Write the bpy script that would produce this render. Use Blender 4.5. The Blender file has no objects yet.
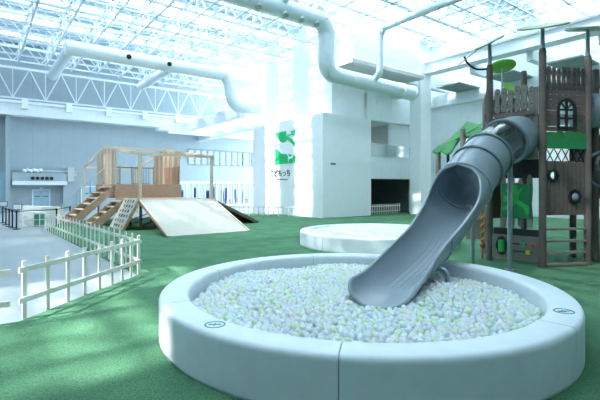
import bpy, bmesh, math, random
from mathutils import Vector, Matrix
random.seed(7)
C = bpy.context.scene
COL = C.collection
K = 1.375                      # authoring unit -> metres
TH = math.atan(322/425.0); CB = math.cos(TH); SB = math.sin(TH)   # the building is turned by this angle

# ---------------- camera, world, sun, exposure ----------------
cam = bpy.data.objects.new('camera', bpy.data.cameras.new('camera')); COL.objects.link(cam)
cam.location = (0, 0, 1.6*K); cam.rotation_euler = (math.pi/2, 0, 0)
cam.data.sensor_width = 36; cam.data.lens = 425/600*36
cam.data.shift_y = -13/600.0; cam.data.clip_end = 500
C.camera = cam
w = bpy.data.worlds.new('world'); C.world = w; w.use_nodes = True
bgn = w.node_tree.nodes['Background']
bgn.inputs[0].default_value = (0.72, 0.90, 1.0, 1); bgn.inputs[1].default_value = 5.2
sun = bpy.data.objects.new('sun', bpy.data.lights.new('sun', 'SUN')); COL.objects.link(sun)
sun.data.energy = 8.5; sun.data.angle = math.radians(1.2); sun.data.color = (1.0, 0.98, 0.95)
sun.rotation_euler = Vector((CB+.02*SB, SB-.02*CB, -1.05)).to_track_quat('-Z', 'Y').to_euler()
vs = C.view_settings
vs.view_transform = 'Standard'; vs.look = 'None'; vs.gamma = 1; vs.use_curve_mapping = False
vs.exposure = 0.66
cy = C.cycles
cy.max_bounces = 14; cy.diffuse_bounces = 12; cy.transparent_max_bounces = 16
cy.use_denoising = True; cy.sample_clamp_indirect = 6

# ---------------- materials ----------------
def mat(name, col, rough=0.6, var=0.06, scale=4.0, metal=0.0, bump=0.0, stretch=(1, 1, 1), detail=4.0, alpha=None, spec=0.5, sss=0.0):
    m = bpy.data.materials.new(name); m.use_nodes = True
    nt = m.node_tree; b = nt.nodes['Principled BSDF']
    tc = nt.nodes.new('ShaderNodeTexCoord'); mp = nt.nodes.new('ShaderNodeMapping')
    mp.inputs['Scale'].default_value = stretch
    nz = nt.nodes.new('ShaderNodeTexNoise'); nz.inputs['Scale'].default_value = scale; nz.inputs['Detail'].default_value = detail
    rp = nt.nodes.new('ShaderNodeValToRGB')
    lo = [max(0, c*(1-var)) for c in col]; hi = [min(1, c*(1+var)) for c in col]
    rp.color_ramp.elements[0].position = 0.3; rp.color_ramp.elements[1].position = 0.7
    rp.color_ramp.elements[0].color = (*lo, 1); rp.color_ramp.elements[1].color = (*hi, 1)
    L = nt.links.new
    L(tc.outputs['Object'], mp.inputs[0]); L(mp.outputs[0], nz.inputs['Vector']); L(nz.outputs['Fac'], rp.inputs[0])
    L(rp.outputs[0], b.inputs['Base Color'])
    b.inputs['Roughness'].default_value = rough; b.inputs['Metallic'].default_value = metal
    b.inputs['Specular IOR Level'].default_value = spec
    if sss:
        b.inputs['Subsurface Weight'].default_value = sss; b.inputs['Subsurface Radius'].default_value = (.05, .05, .05)
    if bump:
        bp = nt.nodes.new('ShaderNodeBump'); bp.inputs['Strength'].default_value = bump; bp.inputs['Distance'].default_value = 0.02
        L(nz.outputs['Fac'], bp.inputs['Height']); L(bp.outputs[0], b.inputs['Normal'])
    return m

def sheet_mat(name, col, transp, transl=0.5):
    """translucent glazing: part clear, part diffusing"""
    m = bpy.data.materials.new(name); m.use_nodes = True
    nt = m.node_tree; nt.nodes.clear()
    out = nt.nodes.new('ShaderNodeOutputMaterial')
    tr = nt.nodes.new('ShaderNodeBsdfTransparent'); tr.inputs[0].default_value = (*col, 1)
    tl = nt.nodes.new('ShaderNodeBsdfTranslucent'); tl.inputs[0].default_value = (*col, 1)
    df = nt.nodes.new('ShaderNodeBsdfDiffuse'); df.inputs[0].default_value = (*col, 1)
    m1 = nt.nodes.new('ShaderNodeMixShader'); m1.inputs[0].default_value = transl
    m2 = nt.nodes.new('ShaderNodeMixShader')
    nz = nt.nodes.new('ShaderNodeTexNoise'); nz.inputs['Scale'].default_value = 0.6
    mr = nt.nodes.new('ShaderNodeMapRange'); mr.inputs[3].default_value = max(0, transp-.05); mr.inputs[4].default_value = min(1, transp+.05)
    L = nt.links.new
    L(nz.outputs['Fac'], mr.inputs[0]); L(mr.outputs[0], m2.inputs[0])
    L(df.outputs[0], m1.inputs[1]); L(tl.outputs[0], m1.inputs[2])
    L(m1.outputs[0], m2.inputs[1]); L(tr.outputs[0], m2.inputs[2]); L(m2.outputs[0], out.inputs[0])
    return m

def glass_mat(name, col, transp=0.8, rough=0.08, edge=.75):
    m = bpy.data.materials.new(name); m.use_nodes = True
    nt = m.node_tree; nt.nodes.clear()
    out = nt.nodes.new('ShaderNodeOutputMaterial')
    tr = nt.nodes.new('ShaderNodeBsdfTransparent'); tr.inputs[0].default_value = (*col, 1)
    gl = nt.nodes.new('ShaderNodeBsdfGlossy'); gl.inputs['Roughness'].default_value = rough
    fr = nt.nodes.new('ShaderNodeLayerWeight'); fr.inputs[0].default_value = 0.35
    mr = nt.nodes.new('ShaderNodeMapRange'); mr.inputs[3].default_value = 1-transp; mr.inputs[4].default_value = edge
    mx = nt.nodes.new('ShaderNodeMixShader')
    L = nt.links.new
    L(fr.outputs['Facing'], mr.inputs[0]); L(mr.outputs[0], mx.inputs[0]); L(tr.outputs[0], mx.inputs[1]); L(gl.outputs[0], mx.inputs[2]); L(mx.outputs[0], out.inputs[0])
    return m

def ball_mat(name, col):
    m = mat(name, col, .25, .02)
    nt = m.node_tree; out = nt.nodes['Material Output']; b = nt.nodes['Principled BSDF']
    tl = nt.nodes.new('ShaderNodeBsdfTranslucent'); nt.links.new(nt.nodes['Color Ramp'].outputs[0], tl.inputs[0])
    mx = nt.nodes.new('ShaderNodeMixShader'); mx.inputs[0].default_value = .45
    nt.links.new(b.outputs[0], mx.inputs[1]); nt.links.new(tl.outputs[0], mx.inputs[2]); nt.links.new(mx.outputs[0], out.inputs[0])
    return m

def turf_mat():
    m = mat('turf', (0.03, 0.20, 0.09), 0.95, 0.0, 60, spec=0.1)
    nt = m.node_tree; b = nt.nodes['Principled BSDF']; L = nt.links.new
    tc = nt.nodes['Texture Coordinate']
    n1 = nt.nodes['Noise Texture']; n1.inputs['Scale'].default_value = 45; n1.inputs['Detail'].default_value = 8
    n2 = nt.nodes.new('ShaderNodeTexNoise'); n2.inputs['Scale'].default_value = 1.3; n2.inputs['Detail'].default_value = 5
    L(tc.outputs['Object'], n2.inputs['Vector'])
    r = nt.nodes['Color Ramp']; r.color_ramp.elements[0].color = (0.050, 0.145, 0.080, 1); r.color_ramp.elements[1].color = (0.12, 0.275, 0.155, 1)
    r2 = nt.nodes.new('ShaderNodeValToRGB'); r2.color_ramp.elements[0].position = .35; r2.color_ramp.elements[1].position = .7
    r2.color_ramp.elements[0].color = (0.85, 0.85, 0.85, 1); r2.color_ramp.elements[1].color = (1.12, 1.12, 1.1, 1)
    L(n2.outputs['Fac'], r2.inputs[0])
    mx = nt.nodes.new('ShaderNodeMix'); mx.data_type = 'RGBA'; mx.blend_type = 'MULTIPLY'; mx.inputs[0].default_value = 1
    L(r.outputs[0], mx.inputs[6]); L(r2.outputs[0], mx.inputs[7]); L(mx.outputs[2], b.inputs['Base Color'])
    bp = nt.nodes.new('ShaderNodeBump'); bp.inputs['Strength'].default_value = .8; bp.inputs['Distance'].default_value = .03
    L(n1.outputs['Fac'], bp.inputs['Height']); L(bp.outputs[0], b.inputs['Normal'])
    return m

def tile_mat():
    m = mat('floor_tiles', (0.62, 0.70, 0.72), 0.28, 0.04, 3)
    nt = m.node_tree; b = nt.nodes['Principled BSDF']; L = nt.links.new
    tc = nt.nodes['Texture Coordinate']
    mp = nt.nodes.new('ShaderNodeMapping'); mp.inputs['Rotation'].default_value = (0, 0, -TH)
    br = nt.nodes.new('ShaderNodeTexBrick'); br.offset = 0; br.inputs['Scale'].default_value = 1
    br.inputs['Brick Width'].default_value = 0.9; br.inputs['Row Height'].default_value = 0.9; br.inputs['Mortar Size'].default_value = 0.006
    br.inputs['Color1'].default_value = (0.33, 0.37, 0.385, 1); br.inputs['Color2'].default_value = (0.36, 0.40, 0.415, 1); br.inputs['Mortar'].default_value = (0.31, 0.35, 0.37, 1)
    L(tc.outputs['Object'], mp.inputs[0]); L(mp.outputs[0], br.inputs['Vector']); L(br.outputs['Color'], b.inputs['Base Color'])
    return m

def panel_wall_mat(name, col, w_=1.1, seam=0.86):
    """cladding with faint vertical joints (generated along the wall's own run)"""
    m = mat(name, col, 0.6, 0.03, 2)
    nt = m.node_tree; b = nt.nodes['Principled BSDF']; L = nt.links.new
    tc = nt.nodes['Texture Coordinate']
    mp = nt.nodes.new('ShaderNodeMapping'); mp.inputs['Rotation'].default_value = (0, 0, -TH)
    sx = nt.nodes.new('ShaderNodeSeparateXYZ'); L(tc.outputs['Object'], mp.inputs[0]); L(mp.outputs[0], sx.inputs[0])
    ad = nt.nodes.new('ShaderNodeMath'); ad.operation = 'ADD'; L(sx.outputs[0], ad.inputs[0]); L(sx.outputs[1], ad.inputs[1])
    dv = nt.nodes.new('ShaderNodeMath'); dv.operation = 'DIVIDE'; dv.inputs[1].default_value = w_; L(ad.outputs[0], dv.inputs[0])
    fr = nt.nodes.new('ShaderNodeMath'); fr.operation = 'FRACT'; L(dv.outputs[0], fr.inputs[0])
    lt = nt.nodes.new('ShaderNodeMath'); lt.operation = 'LESS_THAN'; lt.inputs[1].default_value = 0.03; L(fr.outputs[0], lt.inputs[0])
    mx = nt.nodes.new('ShaderNodeMix'); mx.data_type = 'RGBA'; L(lt.outputs[0], mx.inputs[0])
    L(nt.nodes['Color Ramp'].outputs[0], mx.inputs[6]); mx.inputs[7].default_value = (*[c*seam for c in col], 1)
    L(mx.outputs[2], b.inputs['Base Color'])
    return m

M = dict(
    white=mat('white_paint', (0.80, 0.84, 0.86), 0.5, .03),
    wallw=panel_wall_mat('white_wall_cladding', (0.87, 0.905, 0.92), 1.2, .93),
    wallb=panel_wall_mat('pale_blue_wall_cladding', (0.36, 0.43, 0.47), 1.1, .86),
    plain=mat('plain_white_wall', (0.93, 0.945, 0.96), 0.6, .02),
    steel=mat('white_roof_steel', (0.70, 0.77, 0.82), 0.5, .05),
    duct=mat('white_duct', (0.74, 0.82, 0.85), 0.4, .04),
    turf=turf_mat(), tile=tile_mat(),
    foam=mat('white_foam_vinyl', (0.68, 0.75, 0.79), 0.6, .03, 5, spec=.3),
    foamseam=mat('foam_seam', (0.30, 0.36, 0.38), 0.6, .05),
    milky=sheet_mat('milky_roof_glazing', (0.93, 0.97, 1.0), .27, .3),
    clear=sheet_mat('clear_roof_glazing', (0.97, 0.99, 1.0), .93, .8),
    opaque=mat('roof_deck', (0.60, 0.69, 0.76), .7, .05),
    pine=mat('pale_pine', (0.70, 0.54, 0.40), 0.6, .14, 5, stretch=(1, 1, 8)),
    pine2=mat('tan_pine', (0.56, 0.42, 0.30), 0.6, .14, 5, stretch=(1, 1, 8)),
    ply=mat('birch_plywood', (0.54, 0.51, 0.43), 0.55, .06, 3, stretch=(1, 6, 1)),
    brown=mat('brown_timber', (0.46, 0.29, 0.19), 0.65, .18, 5, stretch=(1, 1, 8)),
    dkbrown=mat('dark_timber', (0.17, 0.13, 0.10), 0.7, .18, 6, stretch=(1, 1, 6)),
    tower=mat('grey_brown_timber', (0.125, 0.105, 0.092), 0.7, .14, 8, stretch=(1, 1, 5)),
    towerl=mat('weathered_grey_timber', (0.21, 0.19, 0.17), 0.7, .14, 8, stretch=(1, 1, 5)),
    black=mat('black_plastic', (0.012, 0.014, 0.018), 0.45, .1),
    fence=mat('cream_white_fence', (0.78, 0.76, 0.68), 0.6, .06, 6),
    slide=mat('grey_slide_plastic', (0.27, 0.33, 0.37), 0.33, .03, 3),
    slidedk=mat('grey_slide_flange', (0.19, 0.25, 0.29), 0.4, .03, 3),
    galv=mat('galvanised_pipe', (0.34, 0.40, 0.44), 0.4, .06, metal=.6),
    green=mat('bright_green', (0.03, 0.48, 0.09), 0.5, .06),
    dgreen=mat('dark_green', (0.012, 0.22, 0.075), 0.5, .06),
    leafg=mat('leaf_green', (0.20, 0.52, 0.07), 0.5, .08),
    leafd=mat('leaf_canopy_green', (0.025, 0.20, 0.05), 0.5, .12),
    discg=mat('grey_green_disc', (0.25, 0.36, 0.24), 0.5, .08),
    logo=mat('logo_green', (0.008, 0.50, 0.17), 0.5, .02),
    ink=mat('grey_ink', (0.07, 0.085, 0.09), 0.5, .02),
    teal=mat('teal_print', (0.05, 0.30, 0.28), 0.5, .05),
    yellow=mat('yellow_plastic', (0.65, 0.52, 0.03), 0.45, .05),
    red=mat('red_plastic', (0.45, 0.06, 0.04), 0.45, .05),
    blue=mat('blue_fabric', (0.05, 0.16, 0.42), 0.7, .1),
    dark=mat('dark_interior', (0.24, 0.30, 0.30), 0.8, .1),
    greyw=mat('grey_interior', (0.50, 0.52, 0.50), 0.7, .05),
    tint=glass_mat('tinted_glass', (0.34, 0.37, 0.42), .97, edge=.08),
    frame=mat('blue_grey_frame', (0.22, 0.28, 0.32), .5, .05),
    glass=glass_mat('clear_glass', (0.88, 0.97, 0.97), .82),
    ggreen=sheet_mat('green_glass', (0.22, 0.62, 0.40), .3),
    bubble=glass_mat('clear_dome_plastic', (0.93, 0.97, 0.99), .92, .06, edge=.38),
    door=mat('pale_blue_door', (0.36, 0.52, 0.62), 0.5, .03),
    b_white=ball_mat('ball_white', (0.97, 0.975, 0.98)),
    b_blue=ball_mat('ball_pale_blue', (0.88, 0.94, 0.99)),
    b_green=ball_mat('ball_pale_green', (0.87, 0.98, 0.76)),
    b_clear=ball_mat('ball_aqua', (0.90, 0.98, 0.975)),
)

# ---------------- helpers ----------------
def B(u, v, z=0.0): return Vector((u*CB - v*SB, u*SB + v*CB, z))    # building axes -> authoring frame
def W(x, y, z=0.0): return Vector((x, y, z))
class MB:
    """collects shapes, links them as ONE mesh object"""
    def __init__(s): s.v = []; s.f = []; s.m = []; s.sm = []
    def add(s, vs, fs, mi=0, smooth=False):
        o = len(s.v); s.v += [Vector(p) for p in vs]; s.f += [tuple(i+o for i in f) for f in fs]; s.m += [mi]*len(fs); s.sm += [smooth]*len(fs)
    def hexa(s, p, mi=0):   # p: 4 bottom ccw, 4 top ccw
        s.add(p, [(3, 2, 1, 0), (4, 5, 6, 7), (0, 1, 5, 4), (1, 2, 6, 5), (2, 3, 7, 6), (3, 0, 4, 7)], mi)
    def box(s, a, b, fr=B, mi=0):
        x0, x1 = sorted((a[0], b[0])); y0, y1 = sorted((a[1], b[1])); z0, z1 = sorted((a[2], b[2]))
        s.hexa([fr(x0, y0, z0), fr(x1, y0, z0), fr(x1, y1, z0), fr(x0, y1, z0), fr(x0, y0, z1), fr(x1, y0, z1), fr(x1, y1, z1), fr(x0, y1, z1)], mi)
    def bar(s, p, q, w_, h, mi=0, up=None):     # rectangular bar from p to q
        p = Vector(p); q = Vector(q); d = (q-p).normalized(); up = Vector(up) if up else Vector((0, 0, 1))
        if abs(d.dot(up)) > .98: up = B(0, 1, 0)
        a = d.cross(up).normalized()*w_/2; b = d.cross(a).normalized()*h/2
        s.hexa([p-a-b, p+a-b, p+a+b, p-a+b, q-a-b, q+a-b, q+a+b, q-a+b], mi)
    def tube(s, pts, r, n=10, mi=0, cap=True, smooth=True):
        pts = [Vector(p) for p in pts]; rs = r if isinstance(r, (list, tuple)) else [r]*len(pts)
        rings = []; prev = None
        for i, p in enumerate(pts):
            d = ((pts[min(i+1, len(pts)-1)]-pts[max(i-1, 0)])).normalized()
            if prev is None:
                a = d.cross(Vector((0, 0, 1)));
                if a.length < .05: a = d.cross(Vector((1, 0, 0)))
            else: a = prev - d*prev.dot(d)
            a.normalize(); prev = a; b = d.cross(a)
            rings.append([p+(a*math.cos(2*math.pi*k/n)+b*math.sin(2*math.pi*k/n))*rs[i] for k in range(n)])
        vs_ = [q for g in rings for q in g]; fs = []
        for i in range(len(rings)-1):
            for k in range(n): fs.append((i*n+k, i*n+(k+1) % n, (i+1)*n+(k+1) % n, (i+1)*n+k))
        s.add(vs_, fs, mi, smooth)
        if cap: s.add(rings[0], [tuple(range(n))[::-1]], mi); s.add(rings[-1], [tuple(range(n))], mi)
    def prism(s, pts, off, mi=0):       # planar outline extruded by vector off
        n = len(pts); off = Vector(off); P = [Vector(p) for p in pts]
        s.add(P+[p+off for p in P], [tuple(range(n))[::-1], tuple(range(n, 2*n))]+[(i, (i+1) % n, n+(i+1) % n, n+i) for i in range(n)], mi)
    def sphere(s, c, r, nu=10, nv=6, mi=0, sc=(1, 1, 1)):
        c = Vector(c); vs_ = [c+Vector((0, 0, -r*sc[2]))]
        for j in range(1, nv):
            a = math.pi*j/nv-math.pi/2
            for i in range(nu): t = 2*math.pi*i/nu; vs_.append(c+Vector((r*sc[0]*math.cos(a)*math.cos(t), r*sc[1]*math.cos(a)*math.sin(t), r*sc[2]*math.sin(a))))
        vs_.append(c+Vector((0, 0, r*sc[2]))); fs = [(0, 1+(i+1) % nu, 1+i) for i in range(nu)]
        for j in range(nv-2):
            for i in range(nu): a = 1+j*nu; fs.append((a+i, a+(i+1) % nu, a+nu+(i+1) % nu, a+nu+i))
        L_ = len(vs_)-1; a = 1+(nv-2)*nu; fs += [(a+i, a+(i+1) % nu, L_) for i in range(nu)]
        s.add(vs_, fs, mi, True)
    def disc(s, c, r, nrm, t, n=32, mi=0):
        c = Vector(c); nrm = Vector(nrm).normalized(); a = nrm.cross(Vector((.3, 1, .2))).normalized(); b = nrm.cross(a)
        s.prism([c+(a*math.cos(2*math.pi*k/n)+b*math.sin(2*math.pi*k/n))*r for k in range(n)], nrm*t, mi)
    def build(s, name, mats, parent=None, bevel=0, origin=None):
        if not isinstance(mats, (list, tuple)): mats = [mats]
        vs_ = [p*K for p in s.v]
        if parent is not None: o_ = wloc(parent)
        elif origin is not None: o_ = Vector(origin)*K
        else:
            xs = [p.x for p in vs_]; ys = [p.y for p in vs_]; zs = [p.z for p in vs_]
            o_ = Vector(((min(xs)+max(xs))/2, (min(ys)+max(ys))/2, min(zs)))
        me = bpy.data.meshes.new(name); me.from_pydata([p-o_ for p in vs_], [], s.f)
        for m_ in mats: me.materials.append(M[m_])
        me.polygons.foreach_set('material_index', s.m); me.polygons.foreach_set('use_smooth', s.sm)
        bm = bmesh.new(); bm.from_mesh(me); bmesh.ops.recalc_face_normals(bm, faces=bm.faces); bm.to_mesh(me); bm.free()
        ob = bpy.data.objects.new(name, me); COL.objects.link(ob)
        if parent is not None: ob.parent = parent
        else: ob.location = o_
        if bevel:
            md = ob.modifiers.new('bevel', 'BEVEL'); md.width = bevel*K; md.segments = 2; md.limit_method = 'ANGLE'
        return ob
def wloc(o):
    l = o.location.copy()
    while o.parent: o = o.parent; l += o.location
    return l
def tag(o, label, cat, group=None, kind=None):
    if label: o['label'] = label
    if cat: o['category'] = cat
    if group: o['group'] = group
    if kind: o['kind'] = kind
    return o
def thing(name, label, cat, loc, group=None):
    o = bpy.data.objects.new(name, None); COL.objects.link(o); o.location = Vector(loc)*K; o.empty_display_size = .1
    return tag(o, label, cat, group)
def struct(o, label=None): o['kind'] = 'structure'; return o
def box1(name, a, b, m, parent=None, fr=B, bevel=0):
    mb = MB(); mb.box(a, b, fr); return mb.build(name, m, parent, bevel)
def copy_tree(o, parent=None):
    c = o.copy(); COL.objects.link(c)
    if parent is not None: c.parent = parent
    for ch in [x for x in o.children]: copy_tree(ch, c)
    return c
def crom(pts, n):
    P = [Vector(p) for p in pts]; P = [2*P[0]-P[1]]+P+[2*P[-1]-P[-2]]; out = []
    for i in range(1, len(P)-2):
        for k in range(n):
            t = k/n; a, b, c, d = P[i-1:i+3]
            out.append(.5*((2*b)+(c-a)*t+(2*a-5*b+4*c-d)*t*t+(3*b-a-3*c+d)*t**3))
    out.append(P[-2]); return out

# ================= THE SETTING =================
UL, UR, VN, VF = -16.0, 23.6, -8.0, 32.4
ZC, ZT, ZR = 9.4, 10.3, 10.75        # bottom chords, top chords, roof sheet
# floor tiles left of the fence line, turf right of it
G0 = (0.2, 5.9); GC = (2.35, 7.98); G1 = (1.9, 18.3)
mb = MB()
mb.add([B(UL, VN, -.1), B(UR, VN, -.1), B(UR, VF, -.1), B(UL, VF, -.1), B(UL, VN, 0), B(UR, VN, 0), B(UR, VF, 0), B(UL, VF, 0)],
       [(3, 2, 1, 0), (4, 5, 6, 7), (0, 1, 5, 4), (1, 2, 6, 5), (2, 3, 7, 6), (3, 0, 4, 7)])
struct(mb.build('floor', 'tile', origin=(0, 0, 0)))
turf = [B(-3.5, VN), B(UR, VN), B(UR, 20.5), B(13.9, 20.5), B(13.0, 22.2), B(3.2, 22.2), B(2.0, 18.3), B(2.3, 7.98), W(-2.9, 7.70), W(-3.16, 6.1), W(-3.3, 5.0), W(-3.9, 4.6), W(-4.8, 4.3), W(-7, 3.6)]
mb = MB(); mb.prism(turf, (0, 0, .02)); struct(mb.build('floor', 'turf', origin=(0, 0, 0)))

# far wall (v = VF) with an upper window strip and a glazed ground-floor front
u0w, u1w = 13.35, 19.6
mb = MB()
mb.box((UL, VF, 0), (12.2, VF+.3, ZR)); mb.box((12.2, VF, 1.95), (u1w+1, VF+.3, 3.4)); mb.box((12.2, VF, 3.4), (u0w, VF+.3, 4.62))
mb.box((12.2, VF, 4.62), (u1w+1, VF+.3, ZR)); mb.box((u1w, VF, 3.4), (u1w+1, VF+.3, 4.62)); mb.box((18.4, VF, 3.4), (19.0, VF+.3, 4.62))
struct(mb.build('wall_far', 'wallb', origin=(0, 0, 0)))
mb = MB()
mb.box((UL-.3, VN, 0), (UL, VF, ZR)); struct(mb.build('wall_left', 'wallb', origin=(0, 0, 0)))
mb = MB(); mb.box((UL, VN-.3, 0), (UR, VN, ZR)); struct(mb.build('wall_near', 'plain', origin=(0, 0, 0)))
mb = MB(); mb.box((UR, VN, 0), (UR+.3, 16.95, ZR)); struct(mb.build('wall_right', 'wallw', origin=(0, 0, 0)))
# windows in the far wall
fr = MB(); pane = MB()
n = 9
for i in range(n+1):
    u = u0w+(18.4-u0w)*i/n; fr.box((u-.07, VF-.04, 3.4), (u+.07, VF+.02, 4.62))
for z in (3.4, 4.62): fr.box((u0w, VF-.04, z-.05), (u1w, VF+.1, z+.05))
for u in (19.0, 19.3, 19.6): fr.box((u-.05, VF-.04, 3.4), (u+.05, VF+.1, 4.62))
wn = struct(fr.build('window_1', 'frame', origin=(0, 0, 0)))
pane.box((u0w, VF+.02, 3.4), (u1w, VF+.04, 4.62)); pane.build('window_pane', 'tint', wn)
fr = MB(); pane = MB()
for u in [12.2+.52*i for i in range(17)]: fr.box((u-.05, VF-.04, 0), (u+.05, VF+.1, 1.95))
fr.box((12.2, VF-.1, 1.9), (20.6, VF+.1, 2.05)); fr.box((12.2, VF-.04, 0), (20.6, VF+.1, .15))
wn = struct(fr.build('window_2', 'white', origin=(0, 0, 0)))
pane.box((12.2, VF+.02, 0), (20.6, VF+.04, 1.95)); pane.build('window_pane', 'tint', wn)

# ceiling: glazing strips on the roof plane
CELL = 1.5
def roof_kind(u, v):
    # clear bays placed by hand to throw the sun patches inside
    if (-10 <= u < -8.5 and 4 <= v < 8.5) or (-11.5 <= u < -10 and 5.5 <= v < 8.5) or (-8.5 <= u < -7 and 7 <= v < 8.5): return 1
    if (3.5 <= u < 11 and 16 <= v < 23.5 and int((v-VN)/CELL) % 2) or (10.5 <= u < 18.5 and 14.5 <= v < 16): return 1
    if v < -2.5: return 2
    if u < -4 and v < 13: return 2  # unseen bays made opaque to block sun around the clear ones
    if v < -1: return 2
    if u > 9 and v < 5: return 2  # opaque bays added overhead to darken the near right
    if -2.5 <= v < 16 and u > -4 and int((v-VN)/CELL) % 4: return 0
    if int((v-VN)/CELL) % 2 == 0: return 2
    return 0
mb = MB()
nu = int((UR-UL)/CELL)+1; nv = int((VF-VN)/CELL)+1
for i in range(nu):
    for j in range(nv):
        u = UL+i*CELL; v = VN+j*CELL; u1 = min(u+CELL, UR); v1 = min(v+CELL, VF)
        mb.add([B(u, v, ZR), B(u1, v, ZR), B(u1, v1, ZR), B(u, v1, ZR)], [(0, 1, 2, 3)], roof_kind(u+.1, v+.1))
struct(mb.build('ceiling', ['milky', 'clear', 'opaque'], origin=(0, 0, 0)))

# white display block, shaft above it and the main wall with its two openings
U0, V0, BH = 13.92, 16.45, 5.39
mb = MB(); mb.box((U0, V0, 0), (17.41, 23.3, BH)); struct(mb.build('wall_block', 'plain', origin=(0, 0, 0)))
mb = MB(); mb.box((14.97, 16.95, BH), (17.6, 23.5, ZR)); struct(mb.build('wall_shaft', 'wallw', origin=(0, 0, 0)))
mb = MB()
VM = 16.95
mb.box((17.41, VM, 0), (17.95, VM+.3, ZR)); mb.box((17.95, VM, 5.48), (23.9, VM+.3, ZR)); mb.box((17.95, VM, 2.08), (21.9, VM+.3, 3.39))
mb.box((20.2, VM+.5, 3.39), (23.9, VM+.7, 5.48)); mb.box((21.7, VM, 0), (23.9, VM+.3, 5.48))
mb.box((17.95, VM, 3.29), (21.7, VM+.9, 3.39))
struct(mb.build('wall_main', 'wallw', origin=(0, 0, 0)))
mb = MB()      # rooms behind the openings
mb.box((17.5, VM+4.2, 0), (22.5, VM+4.4, 2.2)); mb.box((17.5, VM+.3, 2.1), (22.5, VM+4.2, 2.2)); mb.box((17.4, VM+.3, 0), (17.6, VM+4.2, 2.1)); mb.box((22.4, VM+.3, 0), (22.6, VM+4.2, 2.1))
struct(mb.build('wall_lower_room', 'dark', origin=(0, 0, 0)))
mb = MB()
mb.box((17.5, VM+3.2, 3.3), (22.5, VM+3.4, 5.6)); mb.box((17.5, VM+.3, 5.5), (22.5, VM+3.2, 5.6)); mb.box((17.4, VM+.3, 3.3), (17.6, VM+3.2, 5.5))
mb.box((20.25, VM+.7, 3.39), (20.35, VM+3.2, 5.48))
struct(mb.build('wall_upper_room', 'greyw', origin=(0, 0, 0)))
t = thing('glass_balustrade', 'clear glass balustrade along the white first-floor balcony', 'railing', B(19.8, VM+.03, 3.39))
box1('glass_sheet', (17.97, VM+.02, 3.42), (21.65, VM+.05, 4.08), 'glass', t)
box1('handrail', (17.97, VM, 4.08), (21.65, VM+.06, 4.12), 'white', t)
mb = MB(); mb.box((20.3, 15.3, 0), (21.27, 16.05, 8.9)); struct(mb.build('trim_1', 'plain', origin=(0, 0, 0)))   # tall white column
mb = MB(); mb.box((20.75, VN, 8.2), (21.2, 15.9, 8.8)); mb.box((20.6, VN, 8.75), (21.35, 15.9, 8.85)); mb.box((20.6, VN, 8.15), (21.35, 15.9, 8.22))
struct(mb.build('trim_2', 'white', origin=(0, 0, 0)))   # girder from the column towards the viewer
mb = MB(); mb.box((23.2, VN, 6.7), (23.6, VM, 7.35)); struct(mb.build('trim_3', 'white', origin=(0, 0, 0)))
mb = MB()
for v in (15.5, 12.5, 9.5, 6.5): mb.box((21.2, v, 7.7), (23.6, v+.3, 8.2))
for v in (14.9, 11.9, 8.9, 5.9): mb.box((21.2, v-1.5, 7.35), (23.6, v, 7.42), mi=1)
struct(mb.build('trim_4', ['white', 'dark'], origin=(0, 0, 0)))
mb = MB(); mb.box((UL, 31.6, 6.06), (20, 32.4, 6.85)); mb.box((UL, 31.45, 6.8), (20, 31.6, 6.95))
for i in range(15): mb.box((UL+1+i*2.45, 31.4, 6.5), (UL+1.35+i*2.45, 31.6, 7.1))
struct(mb.build('trim_5', 'white', origin=(0, 0, 0)))
mb = MB(); mb.box((12.8, 23.0, 5.9), (13.15, 31.6, 6.6)); mb.box((14.2, 23.6, 5.3), (14.5, 32.4, 5.8)); mb.box((11, 30.2, 5.5), (20, 30.5, 5.8)); mb.box((10.5, 30.8, 5.75), (20, 31.6, 6.0))
struct(mb.build('trim_6', 'white', origin=(0, 0, 0)))
# hanging plant room box under the roof
mb = MB(); mb.box((14.5, 14.85, 7.75), (19.6, 16.95, 10.2)); struct(mb.build('wall_bulkhead', 'wallw', origin=(0, 0, 0)))
mb = MB(); mb.box((14.3, 14.7, 7.60), (19.8, 16.95, 7.78)); struct(mb.build('trim_7', 'greyw', origin=(0, 0, 0)))
mb = MB(); mb.box((19.6, 16.3, 6.9), (20.3, 16.95, 7.5)); mb.box((19.6, 15.5, 7.5), (23.6, 15.9, 8.1)); struct(mb.build('trim_8', 'white', origin=(0, 0, 0)))

# ================= ROOF STEEL =================
def truss_bars(mbT, mbB, mbW, A, Z, step, r=.035):
    (pa, pb) = A; L_ = (pb-pa).length; n = max(2, int(round(L_/step))); d = (pb-pa)/n
    mbT.bar(pa+Z[1], pb+Z[1], .08, .08); mbB.bar(pa+Z[0], pb+Z[0], .085, .085)
    for i in range(n):
        a = pa+d*i; m_ = a+d*.5; b = a+d
        mbW.bar(a+Z[0], m_+Z[1], .05, .05); mbW.bar(m_+Z[1], b+Z[0], .05, .05)
def roof_truss(pa, pb, label, group):
    t = thing('roof_truss', label, 'truss', pa+Vector((0, 0, ZC)), group)
    a, b, c = MB(), MB(), MB(); truss_bars(a, b, c, (pa, pb), (Vector((0, 0, ZC)), Vector((0, 0, ZT))), 1.5)
    a.build('top_chord', 'steel', t); b.build('bottom_chord', 'steel', t); c.build('webbing', 'steel', t)
ga = 'white lattice trusses running away under the glazed roof'; gb = 'white lattice trusses running across under the glazed roof'
for i in range(26):
    u = UL+1.5+i*1.5
    if u > 23: continue
    roof_truss(B(u, -5.0), B(u, VF-.1 if u < 14.9 else 14.6), 'white lattice roof truss running away from the viewer under the glazed roof', ga)
for j in range(26):
    v = -4.5+j*1.5
    if v > 32: continue
    ue = UR-.1 if v < 14.6 else 14.9
    roof_truss(B(UL+.1, v), B(ue, v), 'white lattice roof truss running across under the glazed roof', gb)
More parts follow.
